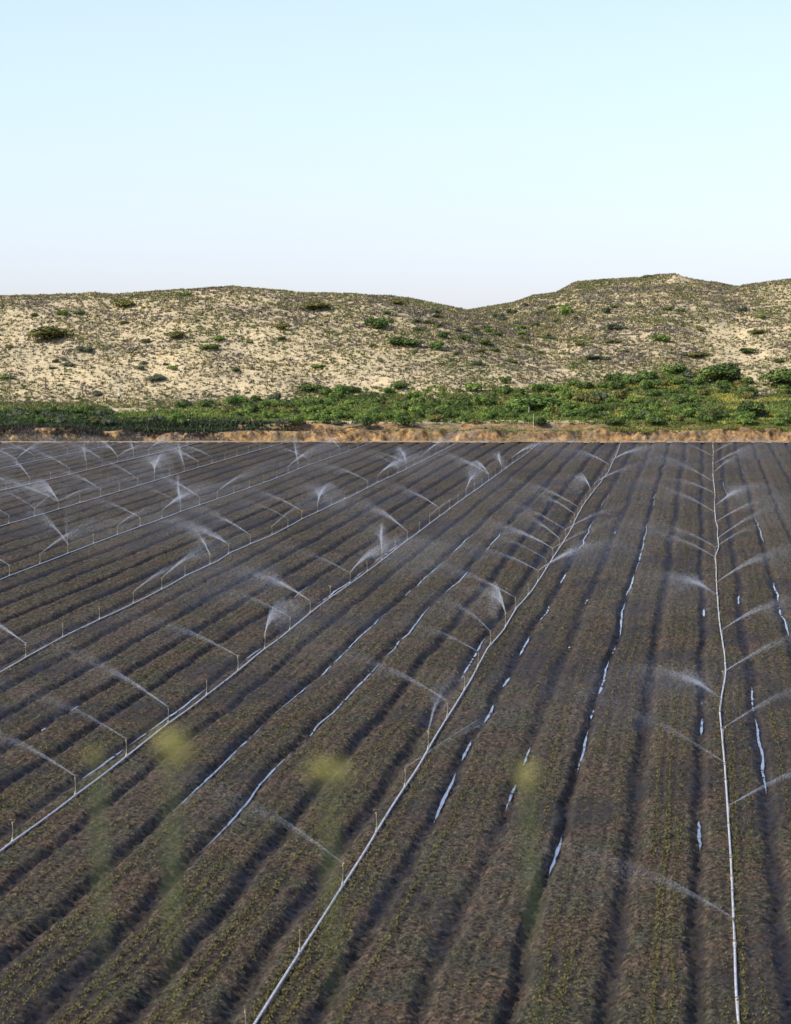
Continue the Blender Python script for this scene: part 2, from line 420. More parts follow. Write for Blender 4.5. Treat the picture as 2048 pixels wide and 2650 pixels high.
rough = (fbm(X * .5, D * .9, 4, 25) - .5) * 2.0 + (vnoise(X * 4, D * 5, 26) - .5) * .2
Z = top * sstep(-.75, .45, D - e + rough) + .06 * (vnoise(X * 3, D * 3, 27) - .5)
Z = Z * (1 - sstep(408.8, 410.6, D)) + (tz(X, D) + .03) * sstep(408.8, 410.6, D) - .05 * (D < 405) - .2 * (D > 411.5)
tag(mk('earth_bank', np.stack([X.ravel(), D.ravel(), Z.ravel()], -1), grid_faces(len(xs), len(ds)), M_bank), kind='structure')

# ------------------------------------------------------------------ scrub: countless small dry tussocks (stuff)
def clumps(P, size, height, tint, nb, mat, name, r=rng, wide=.5):
    """P (n,3) clump bases -> nb leaning blades each, one mesh"""
    n = len(P); Vv = []
    for _ in range(nb):
        th = r.random(n) * 6.28; rad = size * np.sqrt(r.random(n)) * .75
        cx = P[:, 0] + np.cos(th) * rad; cy = P[:, 1] + np.sin(th) * rad
        hh = height * (1 - .55 * (rad / size) ** 2) * (.6 + .6 * r.random(n))
        ph = r.random(n) * 6.28; w_ = size * wide * (.5 + .6 * r.random(n))
        z0 = P[:, 2] + hh * (.0 + .35 * r.random(n)) - .06
        a = np.stack([cx - np.cos(ph) * w_, cy - np.sin(ph) * w_, z0], -1); b_ = np.stack([cx + np.cos(ph) * w_, cy + np.sin(ph) * w_, z0], -1)
        lean = .45 * size
        c = np.stack([cx + np.cos(th) * lean * r.random(n) + (r.random(n) - .5) * w_, cy + np.sin(th) * lean * r.random(n), P[:, 2] + hh], -1)
        Vv.append(np.stack([a, b_, c], 1))
    Vv = np.stack(Vv, 1).reshape(-1, 3); k = nb * 3
    br = (.8 + .4 * r.random(n * nb))[:, None]
    return mk(name, Vv, np.arange(len(Vv)).reshape(-1, 3), mat, col=np.clip(np.repeat(tint, k, 0) * np.repeat(br, 3, 0), 0, 1))
n0 = 480000
D = 430 + 150 * rng.random(n0); X = (rng.random(n0) - .5) * 176
X = X + 2
v = vegmap(X, D); pv = np.clip(v * 1.1 + .10, 0, 1)
spacing = vnoise(X * 1.1, D * 1.1, 52)
px = 1024 + X / D * F
keep = (rng.random(n0) < pv * 1.15) & (spacing > .18) & ((D < 514) | (px > 1100)) & (rng.random(n0) < .80)
X, D, v = X[keep], D[keep], v[keep]; Z = tz(X, D); n_ = len(X)
pal = np.array([[.22, .19, .115], [.13, .12, .065], [.135, .145, .05], [.46, .38, .20], [.15, .13, .095], [.28, .24, .065]])
ci = rng.choice(6, n_, p=[.26, .20, .16, .18, .12, .08])
q1 = fbm(X / 5., D / 6., 2, 55); ci = np.where((q1 > .60) & (rng.random(n_) < .7), 2, np.where((q1 < .38) & (rng.random(n_) < .7), 4, ci)); s = .10 + .24 * rng.random(n_) ** 2.4
clumps(np.stack([X, D, Z], -1), s, s * 1.05, pal[ci], 7, M_scrub, 'dune_scrub')
tag(bpy.data.objects['dune_scrub'], 'countless low grey brown and straw tussocks dotting the sandy dunes', 'scrub', kind='stuff')
print('tussocks', n_)

# green ground cover between the shrubs at the foot of the dunes
def belt_top(px): return np.interp(px, [-100, 0, 250, 290, 500, 700, 800, 1000, 1200, 1400, 1550, 1700, 1850, 1930, 1960, 2048, 2200], [1034, 1034, 1040, 1066, 1040, 1020, 1012, 1005, 1005, 1000, 985, 965, 955, 975, 1030, 985, 970])
n0 = 60000
D = 408.4 + 64 * rng.random(n0); X = (rng.random(n0) - .5) * 130 + 2
Z = np.where(D < 410.4, bank_top(X) * .95, tz(X, D)); px = 1024 + X / D * F; py = 828 + (15 - Z) / D * F
bt = belt_top(px) + 10 * (vnoise(px / 14, py / 9, 61) - .5) * 3
dens = sstep(-6, 26, py - bt) * (.45 + .6 * vnoise(X / 2.6, D / 2.6, 62))
dens = np.where((px > 285) & (px < 760) & (py < 1064), dens * .35, dens)
dens = np.where((px < 620) & (D < 412.5), .9, dens)
dens = np.where((D < 415) & (px > 480) & (px < 1560), dens * .12, dens)
keep = rng.random(n0) < dens; X, D, Z, px, py = X[keep], D[keep], Z[keep], px[keep], py[keep]; n_ = len(X)
g = vnoise(X / 4., D / 2.5, 63)[:, None]; yel = (sstep(1250, 1700, px) * (vnoise(X / 3., D / 3., 64) > .62))[:, None]
tint = np.array([.05, .085, .018]) * (1 - g) + np.array([.20, .25, .05]) * g
drk = (((px < 640) & (py > 1084)) | ((px < 300) & (py > 1064)))[:, None] * .75
tint = tint * (1 - drk) + np.array([.022, .042, .022]) * drk
ylg = ((px < 250) & (py < 1060))[:, None] * .6
tint = tint * (1 - ylg) + np.array([.13, .15, .035]) * ylg
tint = tint * (1 - yel) + np.array([.33, .30, .05]) * yel
s = .22 + .22 * rng.random(n_)
clumps(np.stack([X, D, Z], -1), s, s * 1.0, tint, 10, M_leaf, 'ground_cover')
tag(bpy.data.objects['ground_cover'], 'low green ground cover and yellow flowers between the shrubs below the dunes', 'ground cover', kind='stuff')
n0 = 26000      # brush crowding the lip of the bank at left and, yellow green, at right
X = (rng.random(n0) - .5) * 130 + 2; px = 1024 + X / 409 * F; D = 407.9 + 4.2 * rng.random(n0)
keep = ((rng.random(n0) < 1 - sstep(380, 800, px)) | (px > 1590)) & (rng.random(n0) < .25 + .9 * vnoise(X / 1.6, D / 2., 66)) & (D > bank_edge(X) + .1); X, D, px = X[keep], D[keep], px[keep]
bl = sstep(408.8, 410.6, D); Z = bank_top(X) * (1 - bl) + tz(X, D) * bl - .04
r_ = rng.random(len(X))[:, None]
tint = np.where((px < 1000)[:, None], np.array([.02, .032, .018]) * (1 - r_) + np.array([.055, .075, .03]) * r_, np.array([.12, .16, .03]) * r_ + np.array([.27, .28, .06]) * (1 - r_))
s = np.where(px < 1000, .30, .2) * (.7 + .6 * r_[:, 0])
clumps(np.stack([X, D, Z], -1), s, s * np.where(px < 1000, 1.5, .9), tint, 10, M_leaf, 'bank_brush')
tag(bpy.data.objects['bank_brush'], 'dark brush and yellow green grass crowding the lip of the earth bank', 'brush', kind='stuff')
# grass on the lip of the bank
n0 = 26000
X = (rng.random(n0) - .5) * 130 + 2; px = 1024 + X / 408 * F; q0 = rng.random(n0) ** 1.3; D = bank_edge(X) - .9 * (px < 600) * (q0 < .3) + .1 + 4.6 * q0
pr = np.where(px > 1560, .75, np.where(px < 430, .8, np.where(px < 640, .35, .10))) * sstep(.25, .6, vnoise(X / 2.5, D, 71) + .15)
keep = rng.random(n0) < pr; X, D, px = X[keep], D[keep], px[keep]
Z = np.where(D > 410.5, tz(X, D), (bank_top(X) - .1) * sstep(-.8, .4, D - bank_edge(X))); n_ = len(X)
r_ = rng.random(n_)[:, None]
tint = np.where((px > 1000)[:, None], np.array([.14, .17, .035]) * r_ + np.array([.26, .26, .08]) * (1 - r_), np.where((q0[keep] > .12)[:, None], np.array([.035, .03, .028]) * r_ + np.array([.10, .09, .06]) * (1 - r_), np.array([.13, .10, .07]) * r_ + np.array([.34, .28, .17]) * (1 - r_)))
clumps(np.stack([X, D, Z], -1), .18 + .12 * r_[:, 0], .22 + .2 * r_[:, 0], tint, 9, M_leaf, 'bank_grass', wide=.3)
tag(bpy.data.objects['bank_grass'], 'strip of grass along the lip of the orange earth bank', 'grass', kind='stuff')

# ------------------------------------------------------------------ shrubs
def shrub_mesh(name, seed, cols, nl=1700, flat=1.0, leaf=.055):
    r = np.random.default_rng(seed); P = []; nb = r.integers(7, 12)
    cen = []
    for _ in range(nb):
        a = r.random() * 6.28; q = .58 * math.sqrt(r.random()); cen.append((q * math.cos(a), q * math.sin(a), .22 + .42 * r.random() * (1 - q), .24 + .18 * r.random(), r.random()))
    Vv = []; T = []
    for i in range(nl):
        cx, cy, cz, rr_, cb = cen[r.integers(nb)]
        d = r.normal(size=3); d /= np.linalg.norm(d); d[2] = abs(d[2]) if r.random() < .8 else d[2]
        p = np.array([cx, cy, cz]) + d * rr_ * (.72 + .34 * r.random()); p[2] = max(p[2], .01) * 1.0
        nrm = d + r.normal(size=3) * .5; nrm /= np.linalg.norm(nrm)
        u = np.cross(nrm, r.normal(size=3)); u /= np.linalg.norm(u); w_ = np.cross(nrm, u)
        L = leaf * (.6 + .8 * r.random())
        Vv += [p - u * L - w_ * L * .5, p + u * L * .2 - w_ * L * .7, p + u * L + w_ * L * .3, p - u * L * .1 + w_ * L * .8]
        c = np.array(cols[0]) * (1 - cb) + np.array(cols[1]) * cb
        c = c * (.7 + .6 * r.random()); T += [c] * 4
    # stems rising from the root
    for i in range(10):
        a = r.random() * 6.28; q = .45 * r.random(); e = np.array([q * math.cos(a), q * math.sin(a), .3 + .3 * r.random()])
        s_ = np.array([-math.sin(a), math.cos(a), 0]) * .012
        Vv += [-s_ + np.array([0, 0, -.05]), s_ + np.array([0, 0, -.05]), e + s_ * .6, e - s_ * .6]; T += [np.array([.08, .06, .04])] * 4
    Vv = np.array(Vv); Vv[:, 2] *= flat
    o = mk(name, Vv, np.arange(len(Vv)).reshape(-1, 4), M_leaf, col=np.array(T))
    C.objects.unlink(o); me = o.data; bpy.data.objects.remove(o); return me
GREENS = [((.030, .055, .014), (.115, .165, .032)), ((.065, .12, .022), (.20, .28, .05)), ((.06, .08, .042), (.15, .17, .095)), ((.09, .09, .022), (.22, .205, .055))]
SH = [[shrub_mesh('shrub', 100 + i * 10 + j, c) for j in range(3)] for i, c in enumerate(GREENS)]
CNAME = ['dark green', 'bright green', 'grey green', 'olive']
def shrub(X, D, wdt, hgt, ci, label, group=None, name='shrub'):
    me = SH[ci][random.randrange(3)]
    o = bpy.data.objects.new(name, me); C.objects.link(o)
    o.location = (X, D, float(tz(np.array(X), np.array(D))) - .08); o.rotation_euler = (0, 0, random.random() * 6.28)
    o.scale = (wdt, wdt, hgt / .85); return tag(o, label, 'shrub', group)
def solve_D(px, py, lo=409.0, hi=572.0):
    """the first distance at which the terrain shows at pixel (px,py)"""
    d = np.arange(lo, hi, .5); x = (px - 1024) / F * d; z = tz(x, d); y = 828 + (15 - z) / d * F
    i = np.argmax(y <= py) if (y <= py).any() else len(d) - 1
    return float(d[i])
# single shrubs on the open dune faces: px, py, width px, height px, kind, label
ON_DUNE = [
 (125, 866, 112, 42, 3, 'wide olive shrub mat alone on the pale left dune face'),
 (310, 787, 70, 22, 3, 'olive shrub mat just under the crest of the left dune'),
 (475, 763, 36, 14, 0, 'small dark shrub touching the crest left of the highest point'),
 (455, 868, 55, 22, 3, 'olive green shrub halfway up the left dune'),
 (542, 898, 46, 18, 1, 'bright green shrub in the middle of the left dune'),
 (568, 878, 30, 14, 1, 'small green shrub just above a brighter one mid dune'),
 (405, 978, 46, 20, 2, 'grey green shrub low on the left dune above a fence post'),
 (447, 952, 28, 12, 1, 'tiny green shrub low on the left dune face'),
 (822, 947, 36, 12, 1, 'small lone green shrub low on the middle dune'),
 (820, 792, 84, 22, 3, 'long yellowish shrub mat under the dune crest at centre'),
 (735, 846, 38, 18, 3, 'olive shrub beneath the long yellowish mat'),
 (980, 838, 66, 34, 0, 'big dark green shrub high on the dune left of the saddle'),
 (1040, 888, 86, 26, 0, 'wide dark green shrub below the biggest one near the saddle'),
 (1130, 895, 40, 24, 1, 'bright green shrub right of the wide dark one near the saddle'),
 (1150, 868, 30, 18, 0, 'small dark shrub above a bright green one near the saddle'),
 (1020, 781, 50, 14, 3, 'olive shrub close to the descending crest left of the saddle'),
 (1265, 855, 24, 16, 1, 'round green shrub just below the saddle'),
 (1205, 875, 32, 20, 0, 'dark shrub on the flank below the saddle'),
 (1465, 806, 34, 34, 1, 'tall bright green shrub on the upper left of the right hill'),
 (1590, 848, 60, 18, 2, 'grey green shrub streak in the middle of the right hill'),
 (1710, 876, 44, 22, 1, 'green shrub centred on the pale right hill'),
 (1935, 908, 50, 16, 0, 'oval dark green shrub on bare sand at right'),
 (2020, 934, 30, 12, 0, 'small dark shrub on bare sand near the right edge'),
 (1800, 918, 70, 14, 3, 'flat olive shrub mat left of the bare sand patch'),
 (1675, 716, 30, 12, 1, 'small green shrub on the summit of the right hill'),
 (1560, 724, 26, 10, 2, 'small grey shrub on the skyline left of the summit'),
 (1960, 860, 60, 14, 3, 'low olive shrub streak high on the right hill near the edge'),
 (1540, 925, 60, 12, 2, 'low grey green shrub streak low on the right hill'),
 (215, 905, 44, 22, 2, 'grey shrub patch beside the wide olive mat on the left'),
 (360, 950, 34, 14, 2, 'small grey shrub low on the left dune'),
 (250, 1018, 30, 14, 2, 'grey shrub between two fence posts'),
 (15, 975, 50, 12, 1, 'green shrub mat at the left edge above the fence post'),
]
for px, py, wpx, hpx, ci, lab in ON_DUNE:
    D = solve_D(px, py + .35 * hpx); X = (px - 1024) / F * D; s = D / F
    shrub(X, D, wpx * s * .74, hpx * s * .95, ci, lab)
GD = ['small dark green bush on the open scrubby slope of the dunes', 'small bright green bush on the open scrubby slope of the dunes',
      'small grey bush on the open scrubby slope of the dunes', 'small olive bush on the open scrubby slope of the dunes']
GDG = ['small dark bushes on the dunes', 'small bright bushes on the dunes', 'small grey bushes on the dunes', 'small olive bushes on the dunes']
for i in range(120):
    if i % 2: px, py = random.gauss(1260, 150), random.gauss(860, 38)
    else: px, py = random.uniform(10, 2040), random.uniform(770, 960)
    if px < 0 or px > 2045 or (px > 1780 and py > 860) or py < 828 - 40 + abs(px - 1200) * .02: continue
    D = solve_D(px, py); s = D / F; wpx = random.uniform(14, 36); ci = random.choices([0, 1, 2, 3], [4, 1, 4, 4])[0]
    shrub((px - 1024) / F * D, D, wpx * s * .74, wpx * s * random.uniform(.3, .5), ci, GD[ci], GDG[ci], 'bush')
# named big shrubs in the belt
BIG = [(1850, 985, 116, 46, 0, 'largest dark green shrub of the belt, below the bare sand'),
       (2030, 1000, 120, 50, 0, 'big dark shrub cut by the right edge of the photo'),
       (1745, 968, 60, 26, 1, 'green shrub at the very top of the belt on the right'),
       (1660, 995, 80, 34, 0, 'dark green shrub at the upper edge of the belt right of centre'),
       (1960, 1082, 84, 46, 0, 'dark rounded shrub at the right end of the belt before yellow grass'),
       (1370, 1065, 120, 44, 1, 'broad bright green shrub in the belt right of centre'),
       (805, 1015, 60, 26, 0, 'dark shrub standing above the belt left of centre'),
       (1035, 1008, 44, 26, 0, 'dark shrub standing above the belt at centre'),
       (1310, 992, 30, 22, 0, 'lone small dark shrub above the belt right of centre'),
       (765, 1098, 40, 26, 0, 'round dark shrub on the bank lip left of the sandy gap'),
       (730, 1102, 34, 24, 2, 'grey green shrub on the bank lip beside the round dark one'),
       (845, 1096, 44, 30, 1, 'green shrub on the bank lip right of the sandy gap'),
       (945, 1100, 50, 28, 0, 'dark shrub leaning over the orange bank at centre'),
       (1045, 1108, 60, 26, 0, 'dark shrub hanging lowest over the orange bank')]
for px, py, wpx, hpx, ci, lab in BIG:
    D = solve_D(px, py); X = (px - 1024) / F * D; s = D / F
    shrub(X, D, wpx * s * .74, hpx * s * 1.0, ci, lab)
GL = ['dark green rounded shrub among the crowded shrubs below the dunes', 'bright green leafy shrub among the crowded shrubs below the dunes',
      'grey green dusty shrub among the crowded shrubs below the dunes', 'olive brown shrub among the crowded shrubs below the dunes']
GG = ['dark green shrubs of the belt', 'bright green shrubs of the belt', 'grey green shrubs of the belt', 'olive shrubs of the belt']
cnt = 0; tries = 0; placed = []
while cnt < 285 and tries < 9000:
    tries += 1
    D = 409.6 + 52 * random.random() ** 1.15; X = random.uniform(-58, 60)
    z = float(tz(np.array(X), np.array(D))); px = 1024 + X / D * F; py = 828 + (15 - z) / D * F
    if px < -40 or px > 2100: continue
    bt = float(belt_top(px))
    if py < bt + 6: continue
    if 480 < px < 1560 and D < 415.5 and random.random() < .85: continue
    if px < 250 and py < 1066: continue
    if 270 < px < 590 and 1062 < py < 1092: continue
    if 1880 < px and 1010 < py < 1075 and random.random() < .8: continue
    sz = random.uniform(.7, 1.7) * (1.15 if px > 1200 else 1)
    if any((X - a) ** 2 + (D - b) ** 2 < (.62 * (sz + c)) ** 2 for a, b, c in placed): continue
    placed.append((X, D, sz)); ci = random.choices([0, 1, 2, 3], [4, 5, 1.2, 2] if px > 600 else [5, 2, 3, 1])[0]
    shrub(X, D, sz * .95, sz * random.uniform(.65, .95), ci, GL[ci], GG[ci]); cnt += 1
print('belt shrubs', cnt)

# fence posts at the foot of the left dune and two pale stakes on the right
def post(px, pyb, hpx, mat, lab, name='fence_post', cat='fence post', w_=.10):
    D = solve_D(px, pyb); X = (px - 1024) / F * D; z = float(tz(np.array(X), np.array(D))); h = hpx * D / F * 1.3
    v, q = tube([(X, D, z - .3), (X + .01, D, z + h * .5), (X + .03, D, z + h * .97), (X + .03, D, z + h)], [w_, w_ * .95, w_ * .9, w_ * .6], 8)
    tag(mk(name, np.array(v), np.array(q), mat), lab, cat)
post(26, 1003, 26, M_wood, 'leftmost dark wooden fence post on the left dune')
post(118, 1009, 25, M_wood, 'dark wooden fence post second from the left edge')
post(214, 1019, 22, M_wood, 'dark leaning fence post third from the left edge')
post(309, 1027, 24, M_pale, 'pale wooden post, rightmost of the row on the left dune')
post(1369, 1078, 20, M_pale, 'thin pale stake standing among the green shrubs', 'stake', 'stake', .035)
post(1381, 1104, 22, M_pale, 'thin pale stake on the lip of the orange bank', 'stake', 'stake', .035)

# ------------------------------------------------------------------ irrigation lines
PIPE = {  # photograph points (x, y) along each lateral, near to far
 0: [(1879, 1998), (1872, 1900), (1864, 1845), (1868, 1800), (1877, 1740), (1876, 1700), (1866, 1633), (1858, 1570), (1855, 1500), (1852, 1447), (1860, 1418), (1858, 1370), (1850, 1320), (1851, 1290), (1846, 1230), (1847, 1180), (1846, 1146)],
 1: [(1064, 2014), (1140, 1890), (1219, 1761), (1262, 1680), (1305, 1630), (1339, 1571), (1378, 1530), (1406, 1486), (1440, 1430), (1472, 1382), (1498, 1330), (1518, 1295), (1550, 1255), (1575, 1222), (1597, 1175), (1606, 1150)],
 2: [(261, 2010), (480, 1842), (701, 1670), (830, 1567), (966, 1469), (1056, 1398), (1145, 1332), (1215, 1280), (1277, 1237), (1320, 1205), (1362, 1175), (1395, 1148)],
 3: [(0, 1741), (182, 1640), (330, 1570), (430, 1520), (489, 1487), (560, 1455), (600, 1430), (701, 1387), (780, 1345), (900, 1289), (960, 1258), (1012, 1234), (1080, 1200), (1180, 1148)],
 4: [(0, 1501), (140, 1447), (270, 1397), (380, 1357), (487, 1318), (600, 1278), (701, 1243), (790, 1207), (858, 1183), (950, 1150)],
 5: [(0, 1362), (130, 1325), (348, 1260), (500, 1214), (651, 1170), (730, 1148)],
 6: [(0, 1270), (129, 1241), (303, 1197), (440, 1165), (500, 1149)]}
SL = {k: -.045 + .678 * k for k in range(-1, 10)}
PNAME = {-1: 'the pipe line just outside the right edge', 0: 'the rightmost pipe', 1: 'the second pipe from the right', 2: 'the third pipe from the right', 3: 'the fourth pipe from the right',
         4: 'the fifth pipe from the right', 5: 'the sixth pipe from the right', 6: 'the seventh pipe from the right', 7: 'the eighth pipe from the right', 8: 'the ninth pipe from the right'}
def line_pts(k):
    pts = []
    for x, y in PIPE.get(k, []):
        D = depth(y, .05); X = Xat(x, D, .05); a, b = wf(X, D); pts.append((b, a))
    base = -SL[k] * H
    if not pts: pts = [(60, base), (420, base)]
    pts.sort()
    pts = [(40, pts[0][1] + .05)] + pts + [(420, pts[-1][1])]
    ys = np.array([p[0] for p in pts]); xs = np.array([p[1] for p in pts])
    return lambda yp: float(np.interp(yp, ys, xs)) + (float(vnoise(yp / 9.144 * 1.0, k * 3.7, 77)) - .5) * .10
def riser_mesh():
    v, q = merge([tube([(0, 0, 0), (0, 0, .06)], [.032, .028], 8), tube([(0, 0, .055), (.004, 0, .3), (0, .003, .47)], [.010, .010, .010], 8)])
    o = mk('sprinkler_riser', v, q, M_riser); m = o.data; bpy.data.objects.remove(o); return m
def head_mesh():   # impact sprinkler: hub, nozzle arm, swinging spoon
    v, q = merge([tube([(0, 0, 0), (0, 0, .03), (0, 0, .05)], [.026, .030, .02], 8), tube([(-.05, 0, .045), (0, 0, .06), (.085, 0, .10)], [.012, .018, .011], 8),
                  tube([(0, 0, .05), (0, 0, .12)], [.010, .008], 6), tube([(-.07, .012, .10), (.0, .012, .12), (.09, .012, .115)], [.012, .008, .012], 6)])
    o = mk('sprinkler_head', v, q, M_brass); m = o.data; bpy.data.objects.remove(o); return m
def coupler_mesh():
    v, q = merge([tube([(0, -.10, 0), (0, -.09, 0), (0, .09, 0), (0, .10, 0)], [.038, .044, .044, .038], 10), tube([(0, 0, .03), (0, 0, .075)], [.03, .03], 8)])
    o = mk('coupler', v, q, M_alu); m = o.data; bpy.data.objects.remove(o); return m
ME_R, ME_H, ME_C = riser_mesh(), head_mesh(), coupler_mesh()
PR = .029
def child(name, me, parent, loc, rz=0, tilt=0):
    o = bpy.data.objects.new(name, me); C.objects.link(o); o.parent = parent; o.location = loc; o.rotation_euler = (tilt, tilt * .6, rz); return o
RIS = {}
PHASE = {-1: 3.1, 0: 106.0, 1: 104.0, 2: 110.4, 3: 152.0, 4: 170.0, 5: 200.0, 6: 230.0, 7: 250.0, 8: 300.0}
STEP = 9.25
def vis_range(k):
    lo, hi = 66.0, 402.0
    s = SL[k]
    if s > 0: hi0 = 1880.0 / s; lo = max(lo, H * F / hi0 - 8)
    if s < 0 and k < 0: lo = 300
    return lo, hi
for k in range(0, 9):
    fx = line_pts(k); lo, hi = vis_range(k)
    y0 = PHASE[k] - math.floor((PHASE[k] - lo) / STEP) * STEP
    ys = []; y = y0
    while y < (hi + fx(y) * math.sin(A)) / math.cos(A) - .3: ys.append(y); y += STEP
    x0, w0 = fw(fx(ys[0]), ys[0])
    look = {0: 'wavy silver sprinkler pipe running nearly straight up at the right', 1: 'white sunlit sprinkler pipe, second from the right, with a black shadow',
            2: 'long straight silver sprinkler pipe, third from the right, beside a flooded furrow', 3: 'silver sprinkler pipe fourth from the right, meeting the left edge lowest',
            4: 'silver sprinkler pipe fifth from the right, meeting the left edge mid field', 5: 'thin sprinkler pipe sixth from the right',
            6: 'thin sprinkler pipe seventh from the right', 7: 'faint far sprinkler pipe eighth from the right', 8: 'farthest faint sprinkler pipe near the field\'s far left corner'}[k]
    root = empty('irrigation_pipe', (x0, w0, 0), look, 'irrigation pipe', 'sprinkler pipes laid across the field')
    RIS[k] = []
    for i, y in enumerate(ys):
        xp = fx(y); X, Y = fw(xp, y); zz = .085
        yn = ys[i + 1] if i + 1 < len(ys) else min(y + STEP, (402.4 + xp * math.sin(A)) / math.cos(A))
        if yn > y + 1:
            P = []; R = []
            for j in range(7):
                yy = y + (yn - y) * j / 6; a, b_ = fw(fx(yy), yy)
                P.append((a - x0, b_ - w0, zz - .012 * math.sin(math.pi * j / 6))); R.append(PR)
            v, q = tube(P, R, 10, False)
            sec = mk('pipe_section', np.array(v), np.array(q), M_alu, root, smooth=True)
            child('coupler', ME_C, sec, (X - x0, Y - w0, zz), -A)
        t_ = random.uniform(-.06, .06)
        r_ = child('sprinkler_riser', ME_R, root, (X - x0, Y - w0, zz + .06), 0, t_)
        child('sprinkler_head', ME_H, r_, (0, 0, .47), random.random() * 6.28)
        RIS[k].append((X, Y, zz + .06 + .47 + .08, y))

# ------------------------------------------------------------------ water jets
# (pipe, y px of the nozzle in the photo, azimuth deg [0 right, 90 away, 180 left, 270 toward], strength, reach)
JETS = [
 (0, 1965, 165, .45, 1.3), (0, 1882, 15, .8, 1.1), (0, 1803, 230, 1.5, 1.0), (0, 1728, 12, .9, 1.1), (0, 1622, 25, 1.2, .8), (0, 1527, 225, 1.8, .9), (0, 1515, 22, 1.3, 1.1),
 (0, 1444, 172, .7, 1.1), (0, 1425, 20, .8, 1.0), (0, 1419, 165, .8, .8), (0, 1390, 20, .9, 1.2), (0, 1349, 18, .7, 1.1), (0, 1324, 165, .8, 1.1), (0, 1299, 35, 1.4, .8), (0, 1275, 165, .5, .8),
 (0, 1240, 172, 1.0, 1.4), (0, 1216, 40, 1.0, .8), (0, 1196, 20, .9, 1.2), (0, 1180, 165, .5, 1.0), (0, 1168, 30, .8, .9),
 (1, 1940, 18, .6, 1.6), (1, 1850, 80, .6, .8), (1, 1795, 165, .7, 1.0), (1, 1662, 165, .6, .8), (1, 1620, 130, .6, .7), (1, 1565, 98, 1.6, .6), (1, 1540, 168, 1.0, 1.2), (1, 1481, 22, 1.4, .8),
 (1, 1455, 175, .5, .9), (1, 1415, 160, .8, .9), (1, 1413, 15, .5, 1.1), (1, 1386, 135, .7, .7), (1, 1361, 15, .6, 1.3), (1, 1336, 155, .6, .7), (1, 1307, 160, 1.1, 1.1), (1, 1266, 100, 1.3, .6), (1, 1250, 10, .7, 1.0),
 (1, 1202, 150, .9, .8), (1, 1195, 25, 1.5, 1.0),
 (2, 1945, 168, .6, 1.0), (2, 1858, 165, .9, 1.0), (2, 1715, 165, .8, 1.1), (2, 1650, 85, 1.7, .6), (2, 1590, 170, .6, .8), (2, 1535, 150, 1.6, .9), (2, 1490, 60, 1.8, .8), (2, 1432, 93, .9, .7),
 (2, 1365, 140, 1.2, .9), (2, 1307, 160, 1.0, .9), (2, 1268, 75, 1.1, .8), (2, 1228, 160, .8, 1.0), (2, 1220, 110, 1.1, .6), (2, 1203, 100, .9, .6), (2, 1178, 40, 1.2, 1.0),
 (3, 1655, 155, 1.4, .9), (3, 1512, 50, 1.1, 1.1), (3, 1480, 45, 1.0, 1.0), (3, 1440, 110, .9, .8), (3, 1411, 165, .8, 1.0), (3, 1384, 160, .7, .9), (3, 1315, 168, .9, .9), (3, 1299, 83, 1.4, .7),
 (3, 1245, 162, .9, .9), (3, 1232, 50, 1.4, .8), (3, 1200, 100, .9, .8), (3, 1178, 45, 1.1, 1.2),
 (4, 1462, 170, 1.1, .8), (4, 1428, 45, 1.1, 1.0), (4, 1403, 125, .8, .9), (4, 1335, 165, .6, .9), (4, 1324, 50, 1.5, 1.2), (4, 1283, 160, .8, .9), (4, 1264, 40, 1.0, 1.2), (4, 1202, 45, 1.1, .9), (4, 1160, 120, .9, .8),
 (5, 1299, 115, 1.5, .8), (5, 1295, 190, 1.3, 1.2), (5, 1260, 150, .8, .9), (5, 1241, 160, .6, 1.0), (5, 1224, 90, 1.8, .9), (5, 1204, 105, .7, 1.0),
 (6, 1237, 120, .8, 1.1), (6, 1205, 165, .8, 1.0), (6, 1180, 120, 1.1, .9), (7, 1204, 70, .9, 1.0), (7, 1183, 50, .9, .9), (8, 1163, 130, .7, .9),
 (0, 2120, 12, .8, 1.1), (0, 2330, 200, .9, 1.0), (1, 2180, 160, .8, 1.0), (2, 2035, 165, 1.0, .9)]
